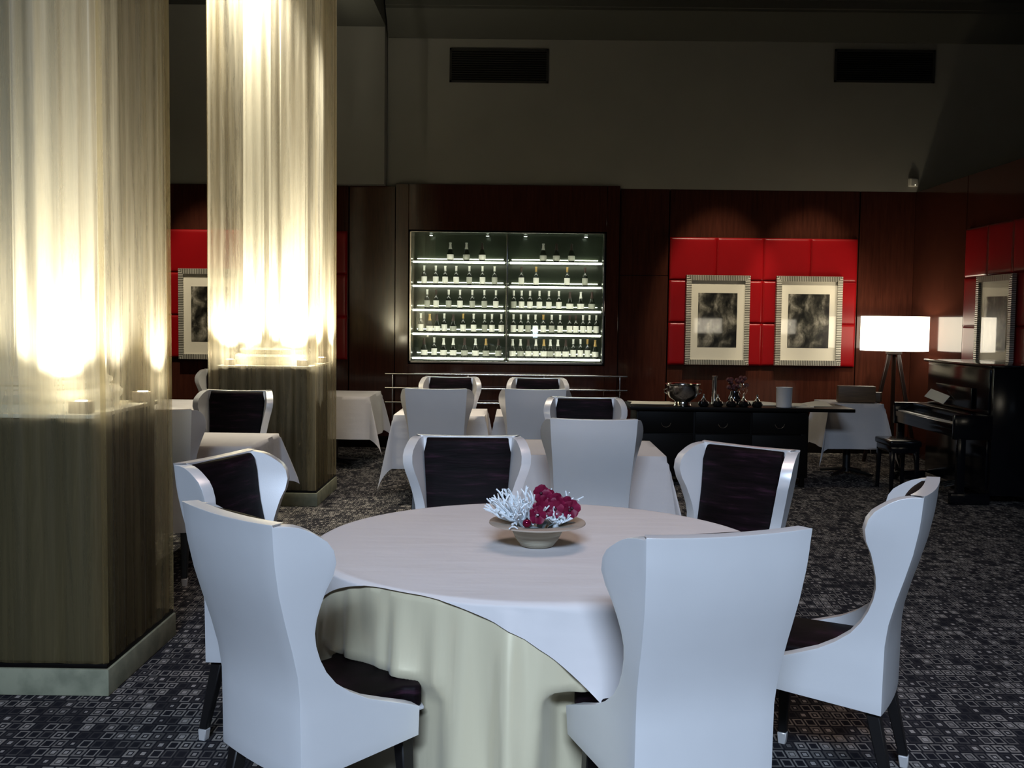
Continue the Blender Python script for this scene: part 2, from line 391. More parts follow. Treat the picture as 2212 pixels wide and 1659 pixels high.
def make_chair(label, group):
    t = thing('wing_chair', label, 'chair', group=group)
    zs = [.36, .39, .42, .44, .452, .457, .463, .469, .475, .49, .515, .545, .58, .62, .66, .70, .74, .78, .82, .86, .90, .94, .975, 1.0, 1.015, 1.028, 1.038, 1.045, 1.05]
    rows = []
    for z in zs:
        wb, L, sp, yb = lerp_tab(CH_W, z), lerp_tab(CH_L, z), radians(lerp_tab(CH_S, z)), ch_y(z)
        ns = 9
        row = []
        for k in range(ns, 0, -1):
            s = L * k / ns
            row.append((-wb - s * sin(sp), yb + s * cos(sp), zlow(z, k / ns)))
        nb = 8
        for k in range(nb + 1):
            u = -1 + 2 * k / nb
            row.append((u * wb, yb - 0.012 * (1 - u * u), zlow(z, 0) + (0.006 * u * u if z > 1.0 else 0)))
        for k in range(1, ns + 1):
            s = L * k / ns
            row.append((wb + s * sin(sp), yb + s * cos(sp), zlow(z, k / ns)))
        rows.append(row)
    bm = bmesh.new()
    V = grid(bm, rows)
    bm.normal_update()
    # make the normals point outwards: the middle of the back must face -y
    mid = V[5][len(V[5]) // 2]
    if mid.normal.y > 0:
        bmesh.ops.reverse_faces(bm, faces=bm.faces[:]); bm.normal_update()
    th = 0.047
    inner = [[None] * len(r) for r in V]
    off = [[v.co - v.normal * th for v in r] for r in V]
    nr, nc = len(V), len(V[0])
    for i in range(nr):
        for j in range(nc):
            p = off[i][j].copy(); p.z = V[i][j].co.z
            inner[i][j] = bm.verts.new(p)
    for i in range(nr - 1):
        for j in range(nc - 1):
            bm.faces.new((inner[i][j], inner[i + 1][j], inner[i + 1][j + 1], inner[i][j + 1]))
    for j in range(nc - 1):
        bm.faces.new((V[0][j], inner[0][j], inner[0][j + 1], V[0][j + 1])); bm.faces.new((V[-1][j], V[-1][j + 1], inner[-1][j + 1], inner[-1][j]))
    for i in range(nr - 1):
        bm.faces.new((V[i][0], V[i + 1][0], inner[i + 1][0], inner[i][0])); bm.faces.new((V[i][-1], inner[i][-1], inner[i + 1][-1], V[i + 1][-1]))
    rim = [e for e in bm.edges if len(e.link_faces) == 2 and e.calc_face_angle(0) > radians(52)]
    bmesh.ops.recalc_face_normals(bm, faces=bm.faces)
    bmesh.ops.bevel(bm, geom=rim, offset=0.018, segments=4, affect='EDGES', profile=0.5, clamp_overlap=True)
    fin('wing_shell', bm, M['leather'], t, ang=50)
    # velvet panel of the inner back
    bm = bmesh.new()
    zz = [.45, .52, .58, .63, .68, .74, .80, .86, .92, .98, 1.03, 1.046]
    fr, bk = [], []
    for z in zz:
        hw = lerp_tab(CH_W, z) - (0.036 if z < 1.0 else 0.05); y = ch_y(min(z, 1.05))
        bulge = 0.0 if z < 1.04 else -0.012
        fr.append([(hw * (-1 + 2 * k / 8), y + 0.066 + bulge + 0.012 * (1 - (-1 + 2 * k / 8) ** 2), z) for k in range(9)])
        bk.append([(hw * (-1 + 2 * k / 8), y + 0.028, z) for k in range(9)])
    A, B = grid(bm, fr), grid(bm, bk)
    for i in range(len(zz) - 1):
        bm.faces.new((A[i][0], A[i + 1][0], B[i + 1][0], B[i][0])); bm.faces.new((A[i][-1], B[i][-1], B[i + 1][-1], A[i + 1][-1]))
    for j in range(8):
        bm.faces.new((A[0][j], B[0][j], B[0][j + 1], A[0][j + 1])); bm.faces.new((A[-1][j], A[-1][j + 1], B[-1][j + 1], B[-1][j]))
    tag(fin('back_cushion', bm, M['velvet'], t, bevel=0.008, seg=2), 'aubergine crushed velvet inner back')
    # seat cushion: wraps out in front of the arms
    def seat_outline(z0, z1, grow, yf):
        bm = bmesh.new()
        pts = [(-0.172, TOPREC + .05), (-0.185, TOPREC + .375), (-0.215 - grow, TOPREC + .40), (-0.215 - grow, yf - .03), (-0.16, yf), (0.16, yf),
               (0.215 + grow, yf - .03), (0.215 + grow, TOPREC + .40), (0.185, TOPREC + .375), (0.172, TOPREC + .05)]
        lo = [bm.verts.new((x, y, z0)) for x, y in pts]; hi = [bm.verts.new((x, y, z1)) for x, y in pts]
        n = len(pts)
        for i in range(n): bm.faces.new((lo[i], lo[(i + 1) % n], hi[(i + 1) % n], hi[i]))
        bm.faces.new(lo[::-1]); bm.faces.new(hi)
        return bm
    tag(fin('seat_cushion', seat_outline(.43, .495, 0, TOPREC + .455), M['velvet'], t, bevel=0.02, seg=3), 'aubergine velvet seat')
    fin('piping', seat_outline(.420, .430, 0.004, TOPREC + .46), M['piping'], t, bevel=0.003)
    tag(fin('seat_rail', seat_outline(.345, .420, -0.006, TOPREC + .445), M['velvet'], t, bevel=0.008), 'dark velvet band under the seat')
    for sx in (-1, 1):
        for y0, y1 in ((TOPREC + .045, TOPREC - .03), (TOPREC + .39, TOPREC + .405)):
            bm = bmesh.new(); x0, x1 = sx * .165, sx * .178
            tapered(bm, (x0, y0, .37), (x1, y1, .045), .024, .016)
            lg = fin('leg', bm, M['dark_leg'], t, bevel=0.004, seg=1)
            bm = bmesh.new(); tapered(bm, (x1, y1, .046), (x1, y1 + (y1 - y0) * .04, 0.0), .0175, .014)
            tag(fin('ferrule', bm, M['ferrule'], lg, bevel=0.003, seg=1), 'pale metal foot cap')
    return t

CH_GR = 'pearl leather wing chairs around the round table'
CH_BK = 'pearl leather wing chairs at the rear tables'
CHAIRS = [  # x, y, forward direction, label, group
    (-.81, 2.85, (.70, .71), 'wing chair seen from behind at the round table, beside the near wrapped column', CH_GR),
    (.555, 2.66, (-.32, .95), 'largest wing chair, back turned, in front of the round table right of the flower bowl', CH_GR),
    (1.40, 3.49, (-.887, .46), 'wing chair in side view at the right of the round table', CH_GR),
    (1.035, 4.61, (-.688, -.726), 'wing chair facing us behind the right edge of the round table', CH_GR),
    (-.235, 4.88, (0.03, -1), 'wing chair facing us straight behind the flower bowl', CH_GR),
    (-1.19, 4.03, (.95, -.32), 'turned wing chair with purple velvet showing, left of the round table', CH_GR),
    (.42, 5.73, (0.0, 1), 'wing chair, back turned, at the draped table behind the flower bowl', CH_BK),
    (.47, 7.40, (0.0, -1), 'wing chair facing us at the far side of the draped table behind the flower bowl', CH_BK),
    (-.64, 8.06, (0.0, 1), 'wing chair, back turned, at the left one of the two joined tables', CH_BK),
    (.135, 8.15, (0.0, 1), 'wing chair, back turned, at the right one of the two joined tables', CH_BK),
    (-.635, 9.80, (0.0, -1), 'wing chair facing us under the left half of the wine cabinet', CH_BK),
    (.18, 9.80, (0.0, -1), 'wing chair facing us under the right half of the wine cabinet', CH_BK),
    (-2.07, 7.68, (0.0, -1), 'wing chair facing us in front of the far wrapped column', CH_BK),
    (-2.13, 5.97, (-0.1, 1), 'wing chair, back turned, half hidden by the near wrapped column', CH_BK),
    (-2.98, 10.65, (0.0, -1), 'wing chair whose pale ear shows between the two wrapped columns', CH_BK),
]
def build_chairs():
    first = None
    for x, y, (fx, fy), lab, g in CHAIRS:
        rz = atan2(-fx, fy)
        if first is None:
            first = make_chair(lab, g); first.location = (x, y, 0); first.rotation_euler = (0, 0, rz)
        else:
            dup(first, (x, y, 0), rz, lab, g)
build_chairs()

# ------------------------------------------------------------------ round table, its two cloths, the centrepiece
TC, TR, TZ = Vector((0.095, 3.87)), 0.835, 0.755
def seat_limit(az, z, who=range(6)):
    """how far the floor cloth can hang out at azimuth az before a chair seat pushes it in"""
    r = 9.0
    d = Vector((sin(az), cos(az)))
    w = min(1.0, max(0.0, (0.58 - z) / 0.11))
    for x, y, f, lab, g in [CHAIRS[i] for i in who]:
        fw = Vector(f).normalized(); sd = Vector((fw.y, -fw.x))
        front = Vector((x, y)) + fw * (TOPREC + .47)
        dn = d.dot(fw)
        if dn > -0.2: continue
        rr = (front - TC).dot(fw) / dn
        lat = abs((TC + d * rr - front).dot(sd))
        k = max(0.0, min(1.0, (0.40 - lat) / 0.15)); k = k * k * (3 - 2 * k)
        if k > 0: r = min(r, rr * k * w + 1.2 * (1 - k * w) if rr < 1.2 else 9)
    return r

def satin_free(az, z):
    return satin_r(az, z, False)

def satin_r(az, z, push=True):
    drop = max(0.0, TZ - z); t = min(1.0, drop / TZ)
    fold = 0.36 * sin(14 * az + 0.6) + 0.30 * sin(27 * az + 1.3 + 1.2 * t)
    fine = 0.55 * sin(46 * az + 0.9 + 1.6 * t) + 0.3 * sin(71 * az + 2.0 - 1.2 * t) + 0.25 * sin(33 * az)
    # the full swag between the two near chairs
    a = math.degrees(atan2(sin(az - pi), cos(az - pi)))           # 0 = towards the camera, + = right (clockwise seen from above is -)
    a = -a
    swag = math.exp(-((a + 8) / 15.0) ** 2)
    r = TR + 0.006 + 0.03 * t ** 0.7 + 0.105 * fold * t + 0.036 * fine * t ** 0.65 + 0.05 * swag * t ** 0.6
    return min(r, max(0.30, seat_limit(az, z))) if push else r

def build_round_table():
    t = thing('round_table', 'large round table under a white square cloth and a satin floor cloth', 'table', (TC.x, TC.y, 0))
    bm = bmesh.new(); lathe(bm, [(TR - .01, TZ - .04), (TR - .004, TZ - .035), (TR - .004, TZ - .006), (TR - .012, TZ - .001)], 72)
    fin('table_top', bm, M['lamp_wood'], t)
    bm = bmesh.new(); lathe(bm, [(.20, 0), (.20, .03), (.07, .07), (.05, .12), (.05, .68), (.12, .715)], 24)
    fin('pedestal', bm, M['dark_leg'], t)
    # satin floor cloth
    NA, bm = 480, bmesh.new()
    rings = [[(0.0, 0)]]
    P = []
    for r in (0.25, .5, .7, TR - .03):
        P.append([(r * sin(2 * pi * i / NA), r * cos(2 * pi * i / NA), TZ + .001) for i in range(NA + 1)])
    for k in range(0, 27):
        z = TZ - .002 - (TZ - .012) * (k / 26) ** 1.15
        row = []
        for i in range(NA + 1):
            az = 2 * pi * i / NA; r = satin_r(az, z)
            row.append((r * sin(az), r * cos(az), z))
        P.append(row)
    # smooth the sharp pushes
    for k in range(5, len(P)):
        for _ in range(3):
            rr = [hypot(p[0], p[1]) for p in P[k]]
            n = NA
            sm = [(rr[(i - 1) % n] + 2 * rr[i % n] + rr[(i + 1) % n]) / 4 for i in range(n + 1)]
            P[k] = [(sm[i] * sin(2 * pi * i / NA), sm[i] * cos(2 * pi * i / NA), P[k][i][2]) for i in range(n + 1)]
    grid(bm, P); bmesh.ops.remove_doubles(bm, verts=bm.verts, dist=1e-5)
    o = fin('floor_cloth', bm, M['satin'], loc=(TC.x, TC.y, 0), ang=80)
    tag(o, 'champagne satin cloth hanging to the floor around the round table', 'tablecloth')
    # white square overlay, one corner hanging towards the camera
    bm = bmesh.new(); half = 0.842; rot = radians(180 - 13 - 45)      # azimuth of one side's normal
    NB = 240; P = [[(0, 0, TZ + .010)] * (NB + 1)]
    def edge(az):
        p = (az - rot + pi / 4) % (pi / 2) - pi / 4
        return half / cos(p)
    for r in (.2, .4, .6, TR - .05, TR - .012):
        P.append([(r * sin(2 * pi * i / NB), r * cos(2 * pi * i / NB), TZ + .010 + 0.0015 * sin(9 * r + 3 * sin(2 * pi * i / NB))) for i in range(NB + 1)])
    rows = [[] for _ in range(17)]
    for i in range(NB + 1):
        az = 2 * pi * i / NB; L = edge(az) - TR
        for k in range(17):
            s = max(L, 0.010) * k / 16
            # round over the table edge, then hang, standing off over the satin
            if s <= 0.02: dr, dz = s * .8, -s * .45
            else:
                dr = .018 + .11 * (s - .02) + .012 * sin(13 * az + .5) * min(1, s / .2); dz = -.009 - (s - .02) * .985
            r = max(TR + 0.004 + dr, satin_free(az, TZ + .010 + dz) + .010) if s >= .02 else TR + 0.004 + dr
            if s > .08: r = min(r, max(.35, seat_limit(az, TZ + .010 + dz, (3, 4, 5)) + .012))
            rows[k].append((r * sin(az), r * cos(az), TZ + .010 + dz))
    grid(bm, P + rows); bmesh.ops.remove_doubles(bm, verts=bm.verts, dist=1e-5)
    o = fin('square_overlay_cloth', bm, M['linen'], loc=(TC.x, TC.y, 0), ang=80)
    tag(o, 'white linen cloth on the round table, one corner hanging over the satin', 'tablecloth')
build_round_table()

def build_centrepiece():
    bx0, by0, bz0 = .076, 3.80, TZ + .0125
    t = thing('woven_bowl', 'woven straw bowl with a wide brim on the round table', 'bowl', (bx0, by0, bz0))
    bm = bmesh.new()
    lathe(bm, [(.052, 0), (.060, .003), (.078, .026), (.092, .054), (.098, .080), (.094, .080), (.086, .054), (.070, .026), (.050, .012)], 40)
    fin('bowl', bm, M['woven'], t)
    bm = bmesh.new()
    lathe(bm, [(.096, .076), (.125, .079), (.160, .082), (.178, .085), (.177, .090), (.155, .088), (.122, .085), (.096, .083)], 48, cap=False)
    fin('brim', bm, M['woven_brim'], t)
    tag(t.children[1], 'darker brown woven brim')
    rnd = random.Random(3)
    def spray(cx, cy, z0, n, spread, hmin, hmax, lean):
        bm = bmesh.new()
        for _ in range(n):
            a = rnd.uniform(0, 2 * pi); el = rnd.uniform(.3, 1.35); L = rnd.uniform(hmin, hmax)
            d = Vector((cos(a) * cos(el) + lean[0], sin(a) * cos(el) + lean[1], sin(el))).normalized()
            p = Vector((cx, cy, z0)); pts = [p.copy()]; rad = [.0042]
            for k in range(5):
                d = (d + Vector((rnd.uniform(-.35, .35), rnd.uniform(-.35, .35), rnd.uniform(-.2, .3)))).normalized()
                p = p + d * L / 5; p.z = max(p.z, z0 + .032 if hypot(p.x - bx0, p.y - by0) > .07 else z0); pts.append(p.copy()); rad.append(.0042 - .0004 * k)
                if k in (1, 2, 3):
                    e = (d + Vector((rnd.uniform(-1, 1), rnd.uniform(-1, 1), rnd.uniform(-.4, .9)))).normalized()
                    q = p + e * L * rnd.uniform(.14, .26); q.z = max(q.z, z0 + .034)
                    tube(bm, [p, (p + q) / 2 + Vector((0, 0, .004)), q], [.0036, .0032, .0026], 5)
            tube(bm, pts, rad, 6)
        return bm
    o = fin('coral_branch', spray(bx0 - .055, by0 - .02, bz0 + .062, 80, 0, .09, .175, (-.45, -.05)), M['coral'])
    tag(o, 'dense spray of white coral twigs on the left of the woven bowl', 'decoration')
    o = fin('coral_branch', spray(bx0 + .062, by0 - .045, bz0 + .062, 50, 0, .04, .10, (.5, -.25)), M['coral'])
    tag(o, 'low spray of white coral twigs on the right of the woven bowl', 'decoration')
    o = fin('coral_branch', spray(bx0 + .055, by0 + .02, bz0 + .07, 7, 0, .12, .17, (.1, 0)), M['coral'])
    tag(o, 'few thin white twigs rising among the magenta orchids', 'decoration')
    # sage leaves
    def leaf(x, y, z, a, el, L, w):
        bm = bmesh.new(); rows = []
        for i in range(7):
            u = i / 6; ww = w * sin(pi * min(1, u * .9 + .08)) ** .8
            rows.append([(v * ww, u * L, .012 * sin(pi * u) - .25 * ww * abs(v)) for v in (-1, -.5, 0, .5, 1)])
        V = grid(bm, rows)
        bmesh.ops.solidify(bm, geom=bm.faces[:], thickness=.0015)
        bmesh.ops.transform(bm, matrix=Matrix.Translation((x, y, z)) @ Matrix.Rotation(a, 4, 'Z') @ Matrix.Rotation(el, 4, 'X'), verts=bm.verts)
        return bm
    lt = thing('sage_sprig', 'pale grey-green leaves tucked under the orchids in the woven bowl', 'leaves', (bx0, by0, bz0 + .07))
    for (dx, dy, a, el, L, w) in ((.03, -.03, -2.0, .5, .075, .020), (.045, -.02, -1.2, .7, .07, .019), (-.005, -.05, 2.9, .35, .07, .022), (.07, 0, -1.6, .35, .075, .02),
                                  (.01, -.04, -2.7, .8, .06, .018), (-.02, -.03, 2.4, .6, .06, .018), (.055, .0, -.6, .6, .06, .018)):
        fin('leaf', leaf(dx, dy, -.006, a, el, L, w), M['sage'], lt)
    # orchids
    oc = [(.007, -.03, .190, .3), (.023, -.02, .180, -.2), (.039, -.015, .170, .1), (.009, -.05, .152, .6), (.016, -.055, .135, -.3), (-.011, -.07, .116, .5), (.006, -.075, .118, -.4),
          (.064, -.03, .160, .2), (.078, -.045, .150, -.5), (.062, -.06, .138, 0), (.098, -.04, .150, .4), (.105, -.06, .134, .7), (.124, -.05, .140, -.1)]
    sp = thing('orchid_spray', 'two dark stems of magenta orchids standing in the woven bowl', 'flowers', (bx0, by0, bz0))
    bm = bmesh.new()
    for st in (((.0, -.02, .06), (.0, -.03, .12), (.012, -.03, .17), (.03, -.01, .19)), ((.03, -.01, .06), (.05, -.02, .13), (.085, -.03, .155), (.12, -.04, .15))):
        tube(bm, st, .0018, 6)
    tag(fin('stem', bm, M['orchid_dark'], sp), 'thin dark stems')
    for dx, dy, dz, a in oc:
        bm = bmesh.new()
        for k in range(5):
            b2 = bmesh.new(); ang = 2 * pi * k / 5 + .2; rows = []
            for q in range(6):
                u = q / 5; w = .0185 * sin(pi * (.12 + .80 * u)) ** .7
                rows.append([(v * w, -.012 + .006 * v * v - .010 * u * u - .0006 * k, u * .031 + .002) for v in (-1, -.4, .4, 1)])
            grid(b2, rows); bmesh.ops.solidify(b2, geom=b2.faces[:], thickness=.001)
            bmesh.ops.transform(b2, matrix=Matrix.Rotation(ang, 4, 'Y'), verts=b2.verts)
            me = bpy.data.meshes.new('petals'); b2.to_mesh(me); b2.free(); bm.from_mesh(me); bpy.data.meshes.remove(me)
        fl = fin('flower', bm, M['orchid'], sp, (dx, dy, dz + .012), (0, 0, a))
        bm = bmesh.new(); bmesh.ops.create_uvsphere(bm, u_segments=8, v_segments=6, radius=.0065)
        bmesh.ops.translate(bm, verts=bm.verts, vec=(0, -.014, 0)); tag(fin('throat', bm, M['orchid_dark'], fl), 'dark flower centre')
    b = thing('christmas_bauble', 'small glossy crimson bauble at the front of the woven bowl', 'bauble', (bx0 - .040, by0 - .105, bz0 + .103))
    bm = bmesh.new(); bmesh.ops.create_uvsphere(bm, u_segments=24, v_segments=16, radius=.016); fin('ball', bm, M['bauble'], b)
    bm = bmesh.new(); lathe(bm, [(.004, .015), (.004, .020), (.003, .0205)], 10); fin('cap', bm, M['dark_leg'], b)
build_centrepiece()

# ------------------------------------------------------------------ square draped tables
def draped_table(x0, x1, y0, y1, h, label, cloth_label, seed=0, flare=.26, z=.765, hb=None):
    cx, cy = (x0 + x1) / 2, (y0 + y1) / 2; a, b = (x1 - x0) / 2, (y1 - y0) / 2
    t = thing('dining_table', label, 'table', (cx, cy, 0), 0, 'square tables under white cloths')
    bx('table_top', M['lamp_wood'], (-a + .008, a - .008, -b + .008, b - .008, z - .035, z - .003), t, .004)
    bm = bmesh.new(); lathe(bm, [(.045, .03), (.04, .1), (.04, z - .06), (.1, z - .034)], 16); fin('pedestal', bm, M['dark_leg'], t)
    bm = bmesh.new()
    for q in range(4):
        an = q * pi / 2 + pi / 4; tube(bm, [(0, 0, .06), (.3 * cos(an), .3 * sin(an), .018)], [.024, .016], 8)
    fin('foot', bm, M['dark_leg'], t)
    rnd = random.Random(seed)
    ph = [rnd.uniform(0, 6) for _ in range(8)]
    def place(px, py):
        """cloth coordinate (from the table centre) -> position when draped"""
        ex, ey = abs(px) - a, abs(py) - b
        if hb and py > b: ey *= hb / h
        sx, sy = (1 if px > 0 else -1), (1 if py > 0 else -1)
        e = .004
        if ex <= 0 and ey <= 0:
            return (px, py, z + e + .0015 * sin(5 * px + ph[0]) * sin(6 * py + ph[1]))
        if ex > 0 and ey <= 0:
            wv = .018 * (ex / h) * sin(9 * py + ph[2] + sx)
            near = max(0.0, 1 - (b - abs(py)) / .22)
            return (sx * (a + e + .06 * ex + max(-.015, wv) * (1 - near)), py, z + e - ex * .995)
        if ey > 0 and ex <= 0:
            wv = .018 * (ey / h) * sin(9 * px + ph[3] + sy)
            near = max(0.0, 1 - (a - abs(px)) / .22)
            return (px, sy * (b + e + .06 * ey + max(-.015, wv) * (1 - near)), z + e - ey * .995)
        r = hypot(ex, ey); th = atan2(ey, ex)
        k = flare * r * (sin(2 * th) ** 1.3)
        ux, uy = cos(th), sin(th)
        ox = e + .06 * r * ux + k * .72 + .03 * r * sin(4 * th + ph[4]) * sin(2 * th)
        oy = e + .06 * r * uy + k * .72 - .03 * r * sin(4 * th + ph[5]) * sin(2 * th)
        dz = sqrt(max(0, r * r - k * k)) * .99
        return (sx * (a + ox), sy * (b + oy), z + e - dz)
    nx = 18
    def axis(half):
        inner = [-half + 2 * half * i / nx for i in range(nx + 1)]
        outer = [h * (i / 12) for i in range(1, 13)]
        return [-half - o for o in reversed(outer)] + inner + [half + o for o in outer]
    bm = bmesh.new()
    grid(bm, [[place(px, py) for px in axis(a)] for py in axis(b)])
    for v in bm.verts: v.co.z = max(v.co.z, .006)
    o = fin('tablecloth', bm, M['linen'], loc=(cx, cy, 0), ang=80)
    tag(o, cloth_label, 'tablecloth', 'white cloths on the square tables')
draped_table(-.02, .915, 6.37, 7.20, .45, 'square table behind the flower bowl, hidden under its white cloth', 'white cloth on the table directly behind the flower bowl', 1, hb=.24)
draped_table(-1.065, -.285, 8.87, 9.60, .46, 'left of two joined tables below the wine cabinet, hidden under its cloth', 'white cloth with a long corner nearly touching the carpet, left of two joined tables', 2, .16, hb=.24)
draped_table(-.195, .60, 8.87, 9.60, .46, 'right of two joined tables below the wine cabinet, hidden under its cloth', 'white cloth on the right of the two joined tables', 3, .16, hb=.24)
draped_table(-2.29, -1.70, 6.58, 7.36, .34, 'small square table before the far wrapped column, under a white cloth', 'white cloth on the small table before the far wrapped column', 4, .36, hb=.22)
draped_table(-2.45, -1.56, 10.88, 11.78, .45, 'square table right of the far wrapped column, under a white cloth', 'white cloth with a ragged hanging corner right of the far wrapped column', 5, .22)
draped_table(-3.70, -2.80, 9.0, 10.25, .42, 'table glimpsed between the two wrapped columns, under a white cloth', 'white cloth on the table glimpsed between the two wrapped columns', 6, hb=.24)
draped_table(3.22, 3.78, 10.76, 11.32, .47, 'small table at the right end of the sideboard, under a white cloth', 'white cloth with long folded corners at the right end of the sideboard', 7, .20)

# ------------------------------------------------------------------ the two wrapped columns
def wrapped_column(x0, x1, y0, y1, label, lights, power, seed, top_light=0):
    t = thing('wrapped_column', label, 'column', ((x0 + x1) / 2, (y0 + y1) / 2, 0), 0, 'fluted columns wrapped in sheer bronze fabric', 'thing')
    hx, hy = (x1 - x0) / 2, (y1 - y0) / 2
    tag(bx('plinth', M['plinth'], (-hx - .005, hx + .005, -hy - .005, hy + .005, 0, .115), t, .008), 'worn pale plinth at the floor')
    bx('pedestal', M['pedestal'], (-hx + .07, hx - .07, -hy + .04, hy - .07, .115, 1.165), t, .004)
    bx('ledge', M['stone'], (-hx + .055, hx - .055, -hy + .028, hy - .055, 1.165, 1.182), t, .003)
    bm = bmesh.new()
    lathe(bm, [(.335, 1.182), (.335, 1.215), (.350, 1.232), (.352, 1.255), (.335, 1.272), (.300, 1.276), (.298, 1.288), (.308, 1.296), (.308, 1.312), (.290, 1.32), (.282, 1.332)], 56)
    fin('base_moulding', bm, M['stone'], t)
    # fluted shaft
    bm = bmesh.new(); NF, per = 20, 8; n = NF * per; rows = []
    for z, dep in ((1.33, 0), (1.345, .2), (1.37, .75), (1.41, 1), (2.2, 1), (3.2, 1), (4.2, 1), (5.06, 1)):
        row = []
        for i in range(n + 1):
            u = (i % per) / per; fl = (sin(pi * min(1, max(0, (u - .14) / .86)))) ** .7 if u > .14 else 0
            r = .282 - .030 * fl * dep - .012 * (z - 1.33) / 3.7
            an = 2 * pi * i / n + .09
            row.append((r * cos(an), r * sin(an), z))
        rows.append(row)
    grid(bm, rows); bmesh.ops.remove_doubles(bm, verts=bm.verts, dist=1e-5)
    tag(fin('fluted_shaft', bm, M['stone'], t, ang=60), 'cream fluted column shaft')
    # sheer sleeve: four gathered sides
    rnd = random.Random(seed); ph = [rnd.uniform(0, 6.3) for _ in range(6)]
    per = 2 * (2 * hx + 2 * hy); pts = []
    N = 420
    def base(s):
        s = s % per
        if s < 2 * hx: return Vector((-hx + s, -hy)), Vector((0, -1))
        s -= 2 * hx
        if s < 2 * hy: return Vector((hx, -hy + s)), Vector((1, 0))
        s -= 2 * hy
        if s < 2 * hx: return Vector((hx - s, hy)), Vector((0, 1))
        s -= 2 * hx
        return Vector((-hx, hy - s)), Vector((-1, 0))
    corners = [0, 2 * hx, 2 * hx + 2 * hy, 4 * hx + 2 * hy, per]
    rows = []
    for z in (.135, .3, .7, 1.1, 1.5, 2.0, 2.6, 3.2, 3.9, 4.6, 5.06):
        row = []
        for i in range(N + 1):
            s = per * i / N; p, nn = base(s)
            dc = min(abs(s - c) for c in corners)
            amp = .006 + .010 * math.exp(-(dc / .12) ** 2)
            w = amp * (sin(s * 24 + ph[0] + .25 * sin(z * 1.1 + ph[3])) + .7 * sin(s * 53 + ph[1] + .3 * sin(z * 1.7 + ph[4])) + .4 * sin(s * 97 + ph[2]))
            k = -.010 + w * .55
            row.append((p.x + nn.x * k, p.y + nn.y * k, z))
        row[-1] = row[0]
        rows.append(row)
    bm = bmesh.new(); grid(bm, rows); bmesh.ops.remove_doubles(bm, verts=bm.verts, dist=1e-5)
    tag(fin('sheer_sleeve', bm, M['sheer'], t, ang=80), 'sheer crinkled bronze fabric sleeve')
    tag(bx('gap_shade_strip', M['black_wood'], (-hx + .005, hx - .005, -hy + .005, hy - .005, .116, .134), t, .002), 'dark strip standing for the shaded gap under the fabric hem')  # solid black strip put in as the shade of the gap
    for j, (lx, ly, lab) in enumerate(lights):
        u = thing('uplight', lab, 'lamp', (lx, ly, 1.1825), 0, 'small uplights on the column ledges')
        bx('housing', M['uplight'], (-.045, .045, -.03, .03, 0, .05), u, .004)
        bm = bmesh.new(); lathe(bm, [(.024, .050), (.024, .053)], 16); tag(fin('lens', bm, M['uplens'], u), 'glowing lens')
        l = bpy.data.lights.new('uplight_beam', 'SPOT'); l.energy = power; l.color = (1.0, .95, .81); l.spot_size = radians(112); l.spot_blend = 1.0; l.shadow_soft_size = .02
        lo = bpy.data.objects.new('uplight_beam', l); COL.objects.link(lo); lo.location = (lx, ly, 1.25)
        c = Vector(((x0 + x1) / 2 - lx, (y0 + y1) / 2 - ly, 2.2)); lo.rotation_euler = c.to_track_quat('-Z', 'Y').to_euler()
        l = bpy.data.lights.new('uplight_spill', 'POINT'); l.energy = power * .007; l.color = (1.0, .93, .72); l.shadow_soft_size = .02
        lo = bpy.data.objects.new('uplight_spill', l); COL.objects.link(lo); lo.location = (lx, ly, 1.275)
    if top_light:
        l = bpy.data.lights.new('column_top_spot', 'SPOT'); l.energy = top_light; l.color = (1.0, .95, .81); l.spot_size = radians(60); l.spot_blend = .6; l.shadow_soft_size = .04
        lo = bpy.data.objects.new('column_top_spot', l); COL.objects.link(lo); lo.location = (x0 + .30, y0 + .12, 5.0)
        lo.rotation_euler = (radians(0), 0, 0)
wrapped_column(-2.63, -1.705, 4.27, 5.12, 'near column wrapped in sheer bronze fabric, at the left edge of the photo',
               [(-1.845, 4.375, 'small uplight on the near column ledge, at its front corner'), (-1.80, 4.97, 'small uplight on the near column ledge, at its rear right corner'), (-2.50, 4.375, 'small uplight at the left front corner of the near column ledge')], 105, 1)
wrapped_column(-2.60, -1.69, 8.70, 9.65, 'far column wrapped in sheer bronze fabric, standing behind the small draped table',
               [(-1.83, 8.81, 'small uplight on the far column ledge, at its right front corner'), (-2.45, 8.81, 'small uplight on the far column ledge, at its left front corner'), (-1.80, 9.48, 'small uplight at the rear right corner of the far column ledge')], 280, 2, 1200)

